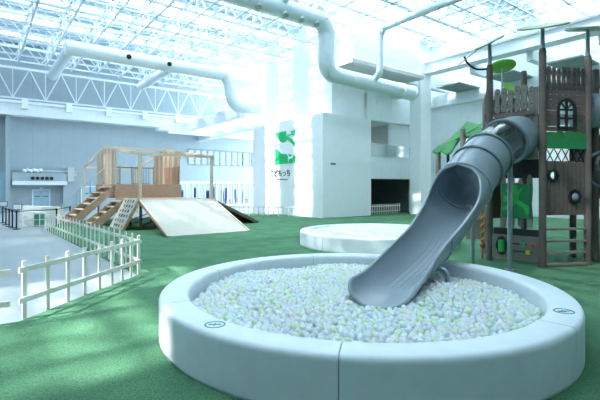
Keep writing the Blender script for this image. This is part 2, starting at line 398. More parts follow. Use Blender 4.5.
# purlins directly below the glass
mb = MB()
for i in range(62):
    v = VN+.25+i*.65
    mb.bar(B(UL, v, ZR-.08), B(UR if v < 16.8 else 14.9, v, ZR-.08), .07, .1)
for i in range(36):
    u = UL+.5+i*1.1
    mb.bar(B(u, VN, ZR-.14), B(u, VF if u < 14.9 else 16.9, ZR-.14), .06, .06)
struct(mb.build('trim_9', 'steel', origin=(0, 0, 0)))
# lattice girder above the far ledge
t = thing('lattice_girder', 'long white lattice girder above the ledge of the far blue wall', 'truss', B(5, 31.5, 6.95))
a, b, c = MB(), MB(), MB(); a.bar(B(UL+.1, 31.5, 8.95), B(20, 31.5, 8.95), .14, .14); b.bar(B(UL+.1, 31.5, 7.1), B(20, 31.5, 7.1), .1, .1)
for i in range(20):
    u = UL+.2+i*1.75; c.bar(B(u, 31.5, 7.1), B(u+.875, 31.5, 8.95), .06, .06); c.bar(B(u+.875, 31.5, 8.95), B(u+1.75, 31.5, 7.1), .06, .06); c.bar(B(u, 31.5, 7.1), B(u, 31.5, 8.95), .045, .045)
a.build('top_chord', 'steel', t); b.build('bottom_chord', 'steel', t); c.build('webbing', 'steel', t)

# ================= DUCTS =================
def duct(label, pts, r, nozzles=(), flanges=(), nz_mat='greyw'):
    t = thing('air_duct', label, 'duct', pts[0])
    mb = MB(); mb.tube(crom(pts, 6) if len(pts) > 2 else pts, r, 20); mb.build('duct_pipe', 'duct', t)
    for p, d in nozzles:
        q = MB(); q.tube([Vector(p), Vector(p)+Vector(d)], r*.36, 14); q.build('air_nozzle', nz_mat, t)
    for p, d in flanges:
        q = MB(); d = Vector(d).normalized()*.06; q.tube([Vector(p)-d, Vector(p)+d], r*1.08, 20); q.build('flange', 'duct', t)
    return t
vd = 14.0
bdir = B(1, 0, 0)
duct('large white ceiling duct that drops beside the white shaft and runs on to the right',
     [B(3, vd, 8.75), B(7, vd, 8.75), B(11.2, vd, 8.75), B(11.75, vd, 8.7), B(12.08, vd+.05, 8.35), B(12.12, vd+.1, 7.7), B(12.17, vd+.15, 7.1), B(12.4, vd+.2, 6.72), B(12.95, vd+.2, 6.58), B(15, vd+.2, 6.55), B(18.1, vd+.2, 6.5)], .37,
     nozzles=[(B(u, vd-.18, 8.5), B(0, -.07, -.12)) for u in (6.8, 8.45, 9.7, 10.5, 11.3)],
     flanges=[(B(u, vd+.2, 6.52), bdir) for u in (17.2, 18.1)])
vl = 22.5
duct('long white duct with black nozzles hanging at the upper left',
     [B(3.25, vl, 8.15), B(7, vl, 8.15), B(11.1, vl, 8.15), B(11.5, vl, 8.1), B(11.8, vl, 7.7), B(11.9, vl, 7.1), B(12.1, vl, 6.6), B(12.6, vl, 6.4), B(13.85, vl, 6.4)], .34,
     nozzles=[(B(6.03, vl-.26, 8.15), B(0, -.11, -.03)), (B(8.1, vl-.26, 8.15), B(0, -.11, -.03))], nz_mat='black')
duct('white branch duct running back from the left end of the upper left duct', [B(3.5, vl+.3, 8.15), B(3.5, 28.8, 8.15)], .27)
duct('white branch duct running back from the middle of the upper left duct', [B(8.4, vl+.3, 8.1), B(8.4, 28.3, 8.1)], .25)
duct('thin white pipe rising from the large duct and crossing the upper right', [B(15.0, vd-.1, 6.75), B(15.0, vd-.35, 6.95), B(15.0, vd-.4, 7.5), B(15.0, vd-.4, 8.4), B(15.0, vd-.55, 8.85), B(15.0, vd-1.2, 9.0), B(15.0, 6, 9.0), B(15.0, 1, 9.0)], .16)
duct('short white pipe branching up from the large ceiling duct', [B(9.6, vd-.3, 8.95), B(9.6, vd-1.5, 9.1), B(9.6, vd-4, 9.1)], .15)

# ================= LOGO ON THE BLOCK =================
def onU(x, y, u=U0-.005):
    t = (x-300)/425.0; Z = u/(t*CB+SB); X = t*Z; return B(u, -X*SB+Z*CB, 1.6+(187-y)*Z/425)
t = thing('wall_sign', 'green leaf-shaped emblem with lettering on the sunlit white block', 'sign', onU(284, 180))
def shape(pts, name='emblem_shape', m='logo'):
    mb = MB(); mb.prism([onU(265+a/6.15, 120+b/6.15) for a, b in pts], B(-.03, 0, 0)); mb.build(name, m, t)
shape([(66, 84), (100, 74), (131, 68), (133, 128), (116, 140), (96, 134), (78, 112)])
shape([(158, 70), (186, 60), (186, 92), (174, 96)]); shape([(134, 104), (142, 96), (166, 118), (184, 142), (184, 162), (160, 138), (134, 118)]); shape([(138, 92), (174, 84), (176, 90), (140, 98)])
shape([(66, 176), (84, 184), (98, 206), (132, 208), (142, 222), (142, 268), (66, 274)])
shape([(148, 206), (166, 214), (160, 226), (146, 222)]); shape([(150, 240), (168, 234), (182, 262), (146, 268)])
shape([(178, 214), (186, 222), (186, 262), (172, 236)])
def text(body, loc, size, name, m, parent, rot):
    cu = bpy.data.curves.new(name, 'FONT'); cu.body = body; cu.size = size; cu.extrude = .008; cu.offset = .012; cu.align_x = 'CENTER'
    o = bpy.data.objects.new(name+'_tmp', cu); COL.objects.link(o)
    bpy.context.view_layer.update()
    me = bpy.data.meshes.new_from_object(o.evaluated_get(bpy.context.evaluated_depsgraph_get())); bpy.data.objects.remove(o)
    me.materials.clear(); me.materials.append(M[m])
    o = bpy.data.objects.new(name, me); COL.objects.link(o)
    o.rotation_euler = rot; o.location = Vector(loc)*K-wloc(parent); o.parent = parent
    return o
a_, b_ = onU(270, 176), onU(291, 175)
text('こどもっち', (a_+b_)/2+B(-.02, 0, -.02), .58, 'lettering', 'ink', t, (math.pi/2, 0, TH-math.pi/2))
mb = MB()
for i in range(9):
    x = 277+i*1.2; mb.prism([onU(x, 179), onU(x+.8, 179), onU(x+.8, 179.9), onU(x, 179.9)], B(-.02, 0, 0))
mb.build('small_lettering', 'ink', t)
mb = MB(); mb.box((14.45, V0-.04, 2.75), (14.75, V0, 2.83)); tag(mb.build('wall_plate', 'ink'), 'small dark plate on the shaded face of the white block', 'plate')

# ================= PICKET FENCES =================
def fence(name, label, P, posts, h, rails, side, pw=.045, group=None, m='fence', rail_t=.055):
    """P: start,end; posts: list of parameters; side: offset direction of rails"""
    a, b = Vector(P[0]), Vector(P[1]); d = (b-a).normalized(); t = thing(name, label, 'fence', a, group)
    sv = Vector((d.y, -d.x, 0))*side*.03
    for s_ in posts:
        p = a+(b-a)*s_; q = MB(); q.bar(p+Vector((0, 0, .0)), p+Vector((0, 0, h)), pw, .02, up=(-d.y, d.x, 0)); q.build('picket', m, t)
    for z in rails:
        q = MB(); q.bar(a+sv+Vector((0, 0, z)), b+sv+Vector((0, 0, z)), .022, rail_t); q.build('rail', m, t)
    return t
fence('picket_fence', 'cream picket fence running back along the turf edge towards the wooden playhouse', (W(-2.95, 7.80, .02), W(-9.38, 15.63, .02)), [i/26.0 for i in range(27)], .70, (.57, .22), 1)
a = W(-2.93, 7.70, .02); b = W(-3.32, 4.98, .02)
fence('picket_fence', 'cream picket fence in front of the sunlit floor, nearest long panel', (a, b), [.0, .09, .19, .30, .42, .55, .68, .82, .96], .70, (.60, .24), -1, .06, rail_t=.065)
fence('picket_fence', 'short piece of cream picket fence cut by the left edge of the picture', (W(-3.34, 4.90, .02), W(-4.6, 4.2, .02)), [.45, .8], .70, (.60, .24), -1, .06, rail_t=.065)
fence('picket_fence', 'low white fence standing before the sunlit side of the white block', (B(11.2, 21.3), B(13.8, 18.35)), [i/14.0 for i in range(15)], .55, (.5, .12), 1, .05)
fence('picket_fence', 'low white picket fence across the dark ground-floor opening', (B(17.7, 16.8), B(20.25, 16.8)), [i/13.0 for i in range(14)], .62, (.5, .2), 1, .06)

# ================= BALL PITS =================
def ringseg(mb, cx, cy, ro, ri, h, a0, a1, n=12, rad=.045, gap=.006):
    g = gap/ro; a0 += g; a1 -= g
    prof = [(ro, .02), (ro, .05), (ro, h-rad-.02)]
    for k in range(5): q = math.pi/2*k/4; prof.append((ro-rad+rad*math.cos(q), h-rad+rad*math.sin(q)))
    for k in range(5): q = math.pi/2*k/4; prof.append((ri+rad-rad*math.sin(q), h-rad+rad*math.cos(q)))
    prof += [(ri, h-rad-.02), (ri, .05), (ri, .02)]; m_ = len(prof); vs_ = []
    for i in range(n+1):
        an = a0+(a1-a0)*i/n
        for r, z in prof: vs_.append((cx+r*math.cos(an), cy+r*math.sin(an), z))
    fs = [(i*m_+k, (i+1)*m_+k, (i+1)*m_+(k+1) % m_, i*m_+(k+1) % m_) for i in range(n) for k in range(m_)]
    mb.add(vs_, fs, 0, True); mb.add(vs_[:m_], [tuple(range(m_))]); mb.add(vs_[-m_:], [tuple(range(m_))[::-1]])
def pit(label, cx, cy, ro, ri, h, angs, marks=()):
    t = thing('ball_pit', label, 'ball pit', (cx, cy, .02))
    for i in range(len(angs)):
        a0 = math.radians(angs[i]); a1 = math.radians(angs[(i+1) % len(angs)])
        if a1 < a0: a1 += 2*math.pi
        mb = MB(); ringseg(mb, cx, cy, ro, ri, h, a0, a1); seg = mb.build('foam_segment', 'foam', t)
        mb = MB(); ringseg(mb, cx, cy, ro-.008, ri+.008, h-.008, a1-.006, a1+.006, 1, gap=0); mb.build('seam', 'foamseam', t)
        for (mx, my) in marks:
            an = math.atan2(my-cy, mx-cx) % (2*math.pi)
            if (a0 % (2*math.pi) <= an <= a1) or (a0 % (2*math.pi) <= an+2*math.pi <= a1) or (a0 <= an <= a1):
                mk = MB(); R_ = .088; e = Vector((0, 0, .003)); c0 = Vector((mx, my, h+.001)); ex = Vector((1, 0, 0)); ey = Vector((0, 1, 0))
                nn = 28
                for k in range(nn):
                    q0 = 2*math.pi*k/nn; q1 = 2*math.pi*(k+.86)/nn
                    f = lambda q, r: c0+ex*r*math.cos(q)+ey*r*math.sin(q)
                    mk.prism([f(q0, R_), f(q1, R_), f(q1, R_*.86), f(q0, R_*.86)], e)
                for (x0, x1, y0, y1) in ((-.055, -.018, -.012, .006), (-.006, .004, -.03, .034), (.016, .052, .0, .014), (-.03, .03, -.004, .004)):
                    mk.prism([c0+Vector((x0, y0, 0)), c0+Vector((x1, y0, 0)), c0+Vector((x1, y1, 0)), c0+Vector((x0, y1, 0))], e)
                mk.build('printed_mark', 'teal', seg)
    mb = MB(); mb.disc((cx, cy, .021), ri, (0, 0, 1), .03, 48); mb.build('base_mat', 'foam', t)
    return t
N = dict(cx=.70, cy=5.15, ro=2.29, ri=1.98, h=.45)
pit('large round white foam ball pit in the foreground with the grey slide ending in it', N['cx'], N['cy'], N['ro'], N['ri'], N['h'], [6, 55, 104, 157, 205, 259, 313], marks=((-.71, 3.55), (2.44, 3.93)))
Fp = dict(cx=2.15, cy=11.9, ro=2.15, ri=1.88, h=.40)
pit('smaller looking round white foam ball pit behind the slide on the turf', Fp['cx'], Fp['cy'], Fp['ro'], Fp['ri'], Fp['h'], [-88, -35, 15, 66, 118, 170, 222])

# slide path, authored once: used for the slide and to keep balls out of it
SL = [(4.62, 8.88, 2.64), (4.30, 8.66, 2.58), (4.00, 8.47, 2.44), (3.60, 8.17, 2.20), (3.28, 7.90, 1.95), (2.88, 7.52, 1.60), (2.14, 6.62, .98), (1.46, 5.78, .63), (1.08, 5.13, .53), (.86, 4.77, .51)]
def balls():
    import numpy as np
    R_ = .031; pts = []
    def near_slide(x, y):
        for i in range(5, len(SL)-1):
            a = Vector(SL[i][:2]); b = Vector(SL[i+1][:2]); p = Vector((x, y)); d = b-a; t_ = max(0, min(1, (p-a).dot(d)/d.length_squared))
            if (p-a-d*t_).length < .37 and i >= 7: return True
        return False
    def fill(P, base, layers, mound):
        out = []; d = R_*1.95
        for l in range(layers):
            ny = int(2*P['ri']/(d*.87))+2
            for j in range(ny):
                y = -P['ri']+j*d*.87
                for i in range(int(2*P['ri']/d)+2):
                    x = -P['ri']+i*d+(d/2 if (j+l) % 2 else 0); rr = math.hypot(x, y)
                    if rr > P['ri']-R_*1.2: continue
                    X = P['cx']+x+random.uniform(-.75, .75)*R_; Y = P['cy']+y+random.uniform(-.75, .75)*R_
                    if near_slide(X, Y): continue
                    z = base+mound*(1-(rr/P['ri'])**2)+.02*math.sin(X*3.1+Y*1.7)+.018*math.sin(X*7+1)*math.cos(Y*6)-l*d*.8+random.uniform(-.35, .55)*R_
                    out.append((X, Y, z, min(.999, max(0, random.random()+.16*math.sin(X*4.3+2)*math.cos(Y*3.9+X))), l))
        return out
    near = fill(N, .275, 2, .07); far = fill(Fp, .345, 1, .03)
    def vis(b):
        X, Y, z = b[:3]; t_ = (1.6-N['h'])/(1.6-z-R_)
        return math.hypot(X*t_-N['cx'], Y*t_-N['cy']) < N['ri']-.01
    top = sorted([b for b in near if b[4] == 0 and vis(b)], key=lambda b: b[0]**2+b[1]**2)[:300]
    ts = set(top); rest = [b for b in near if b not in ts]
    kinds = lambda q: 0 if q < .44 else 1 if q < .68 else 2 if q < .86 else 3
    mn = ['b_white', 'b_blue', 'b_green', 'b_clear']; words = ['white', 'pale blue', 'pale green', 'aqua']
    protos = []
    for k in range(4):
        bm = bmesh.new(); bmesh.ops.create_icosphere(bm, subdivisions=2, radius=R_*K)
        me = bpy.data.meshes.new('play_ball'); bm.to_mesh(me); bm.free(); me.materials.append(M[mn[k]])
        me.polygons.foreach_set('use_smooth', [True]*len(me.polygons)); protos.append(me)
    for b in top:
        k = kinds(b[3]); o = bpy.data.objects.new('play_ball', protos[k]); COL.objects.link(o); o.location = Vector(b[:3])*K
        tag(o, words[k]+' plastic ball lying near the front rim of the large foam ball pit', 'ball', words[k]+' balls near the front of the large pit')
    bm = bmesh.new(); bmesh.ops.create_icosphere(bm, subdivisions=2, radius=R_*K); bm.verts.ensure_lookup_table()
    v = np.array([x.co[:] for x in bm.verts]); f = np.array([[q.index for q in x.verts] for x in bm.faces]); bm.free()
    for name, L_, lab in (('play_balls', rest, 'mass of white, blue and green plastic balls filling the large foam ball pit'), ('play_balls', far, 'mass of pale plastic balls filling the ball pit behind the slide')):
        c = np.array([x[:3] for x in L_])*K; nb = len(c)
        c0 = np.array([c[:, 0].mean(), c[:, 1].mean(), 0.03]); V = (v[None]+c[:, None]-c0).reshape(-1, 3)
        F = (f[None]+(np.arange(nb)*len(v))[:, None, None]).reshape(-1, 3)
        me = bpy.data.meshes.new(name); me.vertices.add(len(V)); me.vertices.foreach_set('co', V.ravel())
        me.loops.add(F.size); me.loops.foreach_set('vertex_index', F.ravel().astype('i'))
        me.polygons.add(len(F)); me.polygons.foreach_set('loop_start', np.arange(0, F.size, 3).astype('i')); me.polygons.foreach_set('loop_total', np.full(len(F), 3, 'i'))
        for m_ in mn: me.materials.append(M[m_])
        ks = np.array([kinds(x[3]) for x in L_]); me.polygons.foreach_set('material_index', np.repeat(ks, len(f)).astype('i'))
        me.polygons.foreach_set('use_smooth', np.ones(len(F), bool)); me.update(calc_edges=True); me.validate()
        o = bpy.data.objects.new(name, me); COL.objects.link(o); o.location = c0.tolist()
        tag(o, lab, 'balls', kind='stuff')
balls()

# ================= SLIDE =================
def build_slide():
    t = thing('tube_slide', 'grey plastic tube slide curving down from the timber tower into the ball pit', 'slide', (2.9, 7.5, 0))
    path = crom(SL, 20)
    r0 = .435
    def frame(i):
        d = (path[min(i+1, len(path)-1)]-path[max(i-1, 0)]).normalized()
        nside = d.cross(Vector((0, 0, 1))).normalized(); up = nside.cross(d); return d, nside, up
    def grid(i0, i1, fm, rad, dep, name, m, n=28, thick=.022, rim=False, off=0.0):
        vs_ = []; rows = i1-i0+1
        for i in range(i0, i1+1):
            _, s_, u_ = frame(i); f = fm(i); r = rad(i)+off; dp = dep(i)
            for k in range(n+1):
                a = -f+2*f*k/n
                vs_.append(path[i]+s_*(r*math.sin(a))-u_*(r*math.cos(a)*(dp if math.cos(a) > 0 else 1)))
        fs = [(i*(n+1)+k, i*(n+1)+k+1, (i+1)*(n+1)+k+1, (i+1)*(n+1)+k) for i in range(rows-1) for k in range(n)]
        mb = MB(); mb.add(vs_, fs, 0, True); o = mb.build(name, m, t)
        md = o.modifiers.new('thick', 'SOLIDIFY'); md.thickness = thick*K; md.offset = 0
        return o, vs_, n+1, rows
    iM = 100                                     # index of the mouth
    end = len(path)-1
    full = lambda i: math.pi
    cr = lambda i: r0; one = lambda i: 1.0
    # tube pieces from the tower down to the mouth
    grid(0, 32, full, cr, one, 'upper_tube', 'slide')
    grid(32, 60, full, lambda i: r0-.005, one, 'clear_section', 'bubble', thick=.008)
    grid(60, 80, full, cr, one, 'middle_tube', 'slide')
    grid(80, iM, full, lambda i: r0+.03*(i-80)/20, one, 'lower_tube', 'slide')
    for i in (32, 60, 80, iM):
        d, _, _ = frame(i); q = MB(); c = path[i]; _, s_, u_ = frame(i)
        ringp = [c+(s_*math.cos(2*math.pi*k/36)+u_*math.sin(2*math.pi*k/36))*(r0+(.03 if i != iM else .04)) for k in range(37)]
        q.tube(ringp, .024, 8, cap=False); q.build('flange', 'slidedk' if i != iM else 'slide', t)
    # open chute
    def sm(x): x = max(0, min(1, x)); return x*x*(3-2*x)
    def fm(i):
        x = (i-iM)/(end-iM)
        a = math.pi-math.radians(83)*math.sqrt(max(0, 1-(1-min(1, x/.16))**2))
        a = a+(math.radians(84)-math.radians(97))*sm((x-.3)/.4)
        if x > .84: q = (x-.84)/.16; a *= math.sqrt(max(0, 1-(q*.94)**2))
        return a
    rad = lambda i: r0+.03-.09*sm((i-iM)/28.0)+.03*sm((i-iM-48)/28.0)
    dep = lambda i: 1.0-.30*sm((i-iM-24)/44.0)
    o, vs_, w_, rows = grid(iM, end, fm, rad, dep, 'open_chute', 'slide', n=32)
    e1 = [vs_[i*w_] for i in range(rows)]; e2 = [vs_[i*w_+w_-1] for i in range(rows)]
    lip = [vs_[(rows-1)*w_+k] for k in range(w_)]
    q = MB(); q.tube(e1+lip[1:-1]+e2[::-1], .024, 8, cap=True); q.build('rolled_rim', 'slide', t)
    # seam bands on the chute
    for i in (128, 160):
        q = MB(); row = vs_[(i-iM)*w_:(i-iM+1)*w_]; d, s_, u_ = frame(i)
        q.tube([path[i]+(p-path[i])*1.035 for p in row], .014, 6); q.build('chute_seam', 'slidedk', t)
    # moulded ribs along the chute floor
    for a in (-.5, -.3, -.1, .1, .3, .5):
        q = MB(); pp = []
        for i in range(108, 150, 3):
            _, s_, u_ = frame(i); rr_ = rad(i)-.012; pp.append(path[i]+s_*(rr_*math.sin(a))-u_*(rr_*math.cos(a)*dep(i)))
        q.tube(pp, .006, 6); q.build('chute_rib', 'slide', t)
    # supports
    def leg(pts, r=.032):
        q = MB(); q.tube(crom(pts, 5), r, 12); q.build('support_leg', 'galv', t)
    leg([(1.76, 5.88, .44), (1.88, 5.78, .49), (1.96, 5.71, .46), (1.98, 5.70, .36), (1.98, 5.70, .06)])
    leg([(3.0, 7.62, 1.25), (3.02, 7.50, 1.24), (3.03, 7.45, 1.15), (3.03, 7.45, .6), (3.03, 7.45, .02)])
    leg([(3.95, 8.45, 2.04), (3.99, 8.2, 2.08), (4.0, 8.1, 2.0), (4.0, 8.1, 1.0), (4.0, 8.1, .02)], .045)
    q = MB(); q.disc((4.0, 8.1, .02), .1, (0, 0, 1), .015, 20); q.build('foot_plate', 'galv', t)
build_slide()

# ================= TIMBER PLAY TOWER =================
PC = Vector((5.13, 9.39, 0)); LS = 1.05
HV = {k: PC+Vector((math.cos(math.radians(191.2+60*(k-1))), math.sin(math.radians(191.2+60*(k-1))), 0))*LS for k in range(1, 7)}
TT = thing('play_tower', 'tall six-sided brown timber play tower with disc-topped posts at the right', 'play tower', PC+Vector((0, 0, .02)))
class Face:
    def __init__(s, a, b):
        s.a = HV[a]; s.b = HV[b]; d = s.b-s.a; s.n = Vector((d.y, -d.x, 0)).normalized()
        if s.n.dot((s.a+s.b)/2-PC) < 0: s.n = -s.n
    def p(s, t_, z, d=0): return s.a+(s.b-s.a)*t_+Vector((0, 0, z))+s.n*d
    def slab(s, mb, t0, t1, z0, z1, d0=-.015, d1=.015, mi=0):
        mb.hexa([s.p(t0, z0, d1), s.p(t1, z0, d1), s.p(t1, z0, d0), s.p(t0, z0, d0), s.p(t0, z1, d1), s.p(t1, z1, d1), s.p(t1, z1, d0), s.p(t0, z1, d0)], mi)
    def poly(s, mb, pts, d0, d1, mi=0): mb.prism([s.p(a, b, d0) for a, b in pts], s.n*(d1-d0), mi)
F1, F2, F3, F4, F5, F6 = [Face(k, k % 6+1) for k in range(1, 7)]
def disc_top(c, z, nrm, r, m, parent, zr):
    q = MB(); q.tube([c+Vector((0, 0, zr)), c+Vector((0, 0, z))], [.045, .035], 10); q.build('rod', 'galv', parent)
    q = MB(); q.disc(c+Vector((0, 0, z)), r, nrm, .03, 36); q.build('leaf_disc', m, parent)
tops = {1: 4.15, 2: 4.25, 3: 4.17, 4: 4.2, 5: 4.35, 6: 3.6}
for k in range(1, 7):
    q = MB(); q.tube([HV[k]+Vector((0, 0, .02)), HV[k]+Vector((0, 0, tops[k]))], .068, 14); p_ = q.build('post', 'tower', TT)
    q = MB(); q.tube([HV[k]+Vector((0, 0, tops[k])), HV[k]+Vector((0, 0, tops[k]+.08))], [.075, .055], 14); q.build('post_cap', 'tower', TT)
disc_top(HV[1], 4.70, (-.45, -.15, .88), .31, 'discg', TT, 4.2)
disc_top(HV[2], 4.76, (-.16, -.33, .92), .46, 'discg', TT, 4.3)
disc_top(HV[3], 4.78, (0, -.25, .97), .40, 'discg', TT, 4.2)
q = MB(); q.tube(crom([HV[1]+Vector((-.05, 0, 4.15)), HV[1]+Vector((-.3, 0, 4.15)), HV[1]+Vector((-.48, 0, 4.28)), HV[1]+Vector((-.55, 0, 4.42))], 5), .022, 8); q.build('curved_bracket', 'black', TT)
q = MB(); q.disc(HV[1]+Vector((-.48, .0, 4.38)), .22, (-.62, 0, .8), .02, 28); q.build('leaf_disc', 'discg', TT)
# decks
for z, m in ((2.10, 'dkbrown'), (3.05, 'dkbrown')):
    q = MB(); q.prism([PC+(HV[k]-PC)*.94+Vector((0, 0, z-.03)) for k in range(1, 7)], (0, 0, .05)); q.build('deck', m, TT)
# F2: wavy balustrade, plank panel with arched window, hedge cut-out, lattice, portholes, ladder
def pins(F, t0, t1, n, z0, z1, wob=.04, par=TT, m='tower', name='pin_slat', wd=.42):
    for i in range(n):
        tc = t0+(t1-t0)*(i+.5)/n; hw = (t1-t0)/n*wd; zt = z1+wob*math.sin(i*2.1+.6); h = zt-z0
        out = [(.75, 0), (.95, .18), (.62, .45), (.95, .72), (.8, .92), (.35, 1.0)]
        pts = [(tc+hw*a, z0+h*b) for a, b in out]+[(tc-hw*a, z0+h*b) for a, b in out[::-1]]
        q = MB(); F.poly(q, pts, .0, .03)
        for bz in (.2, .78): q.disc(F.p(tc, z0+h*bz, .03), .014, F.n, .008, 8, 1)
        q.build(name, [m, 'black'], par)
pins(F2, .07, .93, 8, 3.56, 3.98, .03)
q = MB(); F2.slab(q, .06, .94, 3.60, 3.66, -.04, -.005); F2.slab(q, .06, .94, 3.84, 3.88, -.04, -.005); q.build('rail', 'dkbrown', TT)
q = MB(); zz = [2.60+i*.106 for i in range(10)]
WT0, WT1, WZ0, WZ1 = .33, .69, 2.83, 3.34
for z in zz:
    if z+.1 <= WZ0 or z >= WZ1-.02: F2.slab(q, .06, .94, z, z+.094)
    else: F2.slab(q, .06, WT0, z, z+.094); F2.slab(q, WT1, .94, z, z+.094)
q.build('plank_panel', 'tower', TT)
# arched window
wf = MB(); tc = (WT0+WT1)/2; hw = .21; ze = 3.14; zb = 2.76; rr = hw
asp = LS                     # metres per unit t
def arch(s_, top=True):
    pts = [(tc-hw*s_, zb+(1-s_)*.2), (tc+hw*s_, zb+(1-s_)*.2)]
    for k in range(13): a = math.pi*k/12; pts.append((tc+hw*s_*math.cos(a), ze+hw*s_*asp*math.sin(a)*1.05))
    return pts
o_, i_ = arch(1.0), arch(.78)
for k in range(len(o_)):
    k2 = (k+1) % len(o_); F2.poly(wf, [o_[k], o_[k2], i_[k2], i_[k]], .0, .04)
F2.slab(wf, tc-.018, tc+.018, zb+.03, ze+.2, .005, .035); 
for z in (ze, (zb+ze)/2+.02): F2.slab(wf, tc-hw*.85, tc+hw*.85, z-.018, z+.018, .005, .035)
for a in (50, 130):
    ca, sa = math.cos(math.radians(a)), math.sin(math.radians(a)); F2.poly(wf, [(tc-.014*sa, ze), (tc+.014*sa, ze), (tc+.014*sa+hw*.85*ca, ze+hw*.85*sa), (tc-.014*sa+hw*.85*ca, ze+hw*.85*sa)], .005, .035)
aw = wf.build('arched_window', 'black', TT)
q = MB(); F2.poly(q, arch(.8), .008, .014); q.build('window_pane', 'glass', aw)
# corner infill planks around the arch
q = MB(); F2.slab(q, WT0-.01, tc-hw*.70, 3.24, 3.36, -.012, .012); F2.slab(q, tc+hw*.70, WT1+.01, 3.24, 3.36, -.012, .012); q.build('plank_infill', 'tower', TT)
# hedge cut-out
q = MB(); top_ = [(.05+.9*k/18, 2.60+.085*abs(math.sin(k*.72+.5))+.05*math.sin(math.pi*k/18)) for k in range(19)]
F2.poly(q, [(.05, 2.36)]+[(.95, 2.36)]+top_[::-1], .018, .035); hd = q.build('hedge_cutout', 'leafd', TT)
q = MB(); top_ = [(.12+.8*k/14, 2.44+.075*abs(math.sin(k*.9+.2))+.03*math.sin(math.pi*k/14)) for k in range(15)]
F2.poly(q, [(.05, 2.36)]+[(.95, 2.36)]+top_[::-1], .036, .046); q.build('hedge_front_shape', 'dgreen', hd)  # lower dark green outline in front of the hedge
# black lattice
q = MB()
for i in range(5): a = .08+i*.17; F2.poly(q, [(a, 2.10), (a+.015, 2.10), (a+.165, 2.36), (a+.15, 2.36)], -.01, .005); F2.poly(q, [(a+.15, 2.10), (a+.165, 2.10), (a+.015, 2.36), (a, 2.36)], -.01, .005)
q.build('lattice', 'black', TT)
# vertical boards with portholes (opening cut as rows of boards around two gaps)
q = MB(); nb = 9
ports = [(.20, 1.83, .085), (.68, 1.40, .10)]
for i in range(nb):
    a = .07+i*.86/nb; b = a+.86/nb-.014; z0, z1 = 1.04, 2.08; mid = (a+b)/2
    gap = None
    if abs(mid-ports[0][0]) < .075: gap = (ports[0][1]-.07, ports[0][1]+.07)
    if gap: F2.slab(q, a, b, z0, gap[0]); F2.slab(q, a, b, gap[1], z1)
    else: F2.slab(q, a, b, z0, z1)
q.build('board_panel', 'tower', TT)
for n_, (tc_, zc_, r_) in enumerate(ports):
    q = MB(); seg = 48; outer = []; inner = []
    for k in range(seg):
        a = 2*math.pi*k/seg; ro_ = r_*1.45*(1+.09*math.cos(8*a)); outer.append((tc_+ro_*math.cos(a)/LS, zc_+ro_*math.sin(a))); inner.append((tc_+r_*.85*math.cos(a)/LS, zc_+r_*.85*math.sin(a)))
    for k in range(seg): k2 = (k+1) % seg; F2.poly(q, [outer[k], outer[k2], inner[k2], inner[k]], .012, .05)
    ph = q.build('porthole', 'black', TT)
    q = MB(); q.sphere(F2.p(tc_, zc_, .01), r_*.86, 16, 10); q.build('porthole_dome', 'bubble' if n_ == 0 else 'slidedk', ph)
for z in (.76, .52, .29, .06):
    q = MB(); F2.slab(q, .07, .93, z-.02, z+.02, -.10, .05); q.build('ladder_step', 'towerl', TT)
# F1: slatted balustrade, beam, boards behind the tube, pins with sign, activity panel
pins(F1, .10, .88, 6, 3.18, 3.66, .04, m='towerl', wd=.46)
q = MB(); F1.slab(q, .08, .92, 3.27, 3.31, -.03, .0); F1.slab(q, .08, .92, 3.50, 3.54, -.03, .0); q.build('rail', 'towerl', TT)
q = MB(); F1.slab(q, .12, .88, 3.06, 3.15, .0, .06); q.build('beam', 'dkbrown', TT)
q = MB()
for i in range(10): a = .07+i*.086; F1.slab(q, a, a+.079, 2.16, 3.04 if i not in (8, 9) else 3.6)
q.build('board_panel', 'towerl', TT)
q = MB(); F1.slab(q, .07, .93, 1.78, 2.16, -.10, -.04); q.build('gap_shade_board', 'black', TT)  # black slab stands in for the shaded opening below the tube
pins(F1, .20, .86, 4, .78, 1.82, .05, m='towerl', wd=.36)
q = MB(); F1.slab(q, .27, .80, .96, 1.66, .035, .06); sg = q.build('sign_board', 'dgreen', TT)
q = MB()   # running-figure like pattern of strokes
for st in ([(.30, 1.30), (.32, 1.42), (.56, 1.36), (.79, 1.20), (.79, 1.05), (.74, 1.03), (.68, 1.18), (.52, 1.28)],
           [(.46, 1.64), (.56, 1.64), (.60, 1.44), (.54, 1.26), (.42, 1.16), (.30, 1.10), (.30, 1.18), (.42, 1.26), (.50, 1.42)],
           [(.34, 1.52), (.42, 1.54), (.60, 1.40), (.58, 1.34)], [(.62, 1.56), (.70, 1.62), (.60, 1.42), (.56, 1.46)]):
    F1.poly(q, st, .06, .072)
q.build('sign_pattern', 'green', sg)
q = MB(); F1.slab(q, .08, .92, .60, .74, -.05, .0); q.build('gap_shade_board', 'black', TT)  # black slab painted in for the dark gap above the activity panel
q = MB(); F1.slab(q, .06, .94, .10, .60, .0, .03); ap = q.build('activity_panel', 'towerl', TT)
q = MB(); seg = 24
F1.poly(q, [(.26+.115*math.cos(2*math.pi*k/seg)*(1+.08*math.cos(6*math.pi*k/seg*2)), .37+.20*math.sin(2*math.pi*k/seg)) for k in range(seg)], .03, .045); q.build('wheel_recess', 'black', ap)
q = MB(); q.tube([F1.p(.26, .25, .06), F1.p(.26, .49, .06)], .062, 16); q.build('roller', 'green', ap)
q = MB(); F1.slab(q, .42, .74, .42, .445, .03, .037); F1.slab(q, .42, .82, .27, .295, .03, .037); q.build('slider_track', 'black', ap)
for a, z, m in ((.66, .43, 'green'), (.76, .28, 'yellow'), (.86, .42, 'red')):
    q = MB(); q.disc(F1.p(a, z, .035), .045, F1.n, .035, 18); q.build('slider_knob', m, ap)
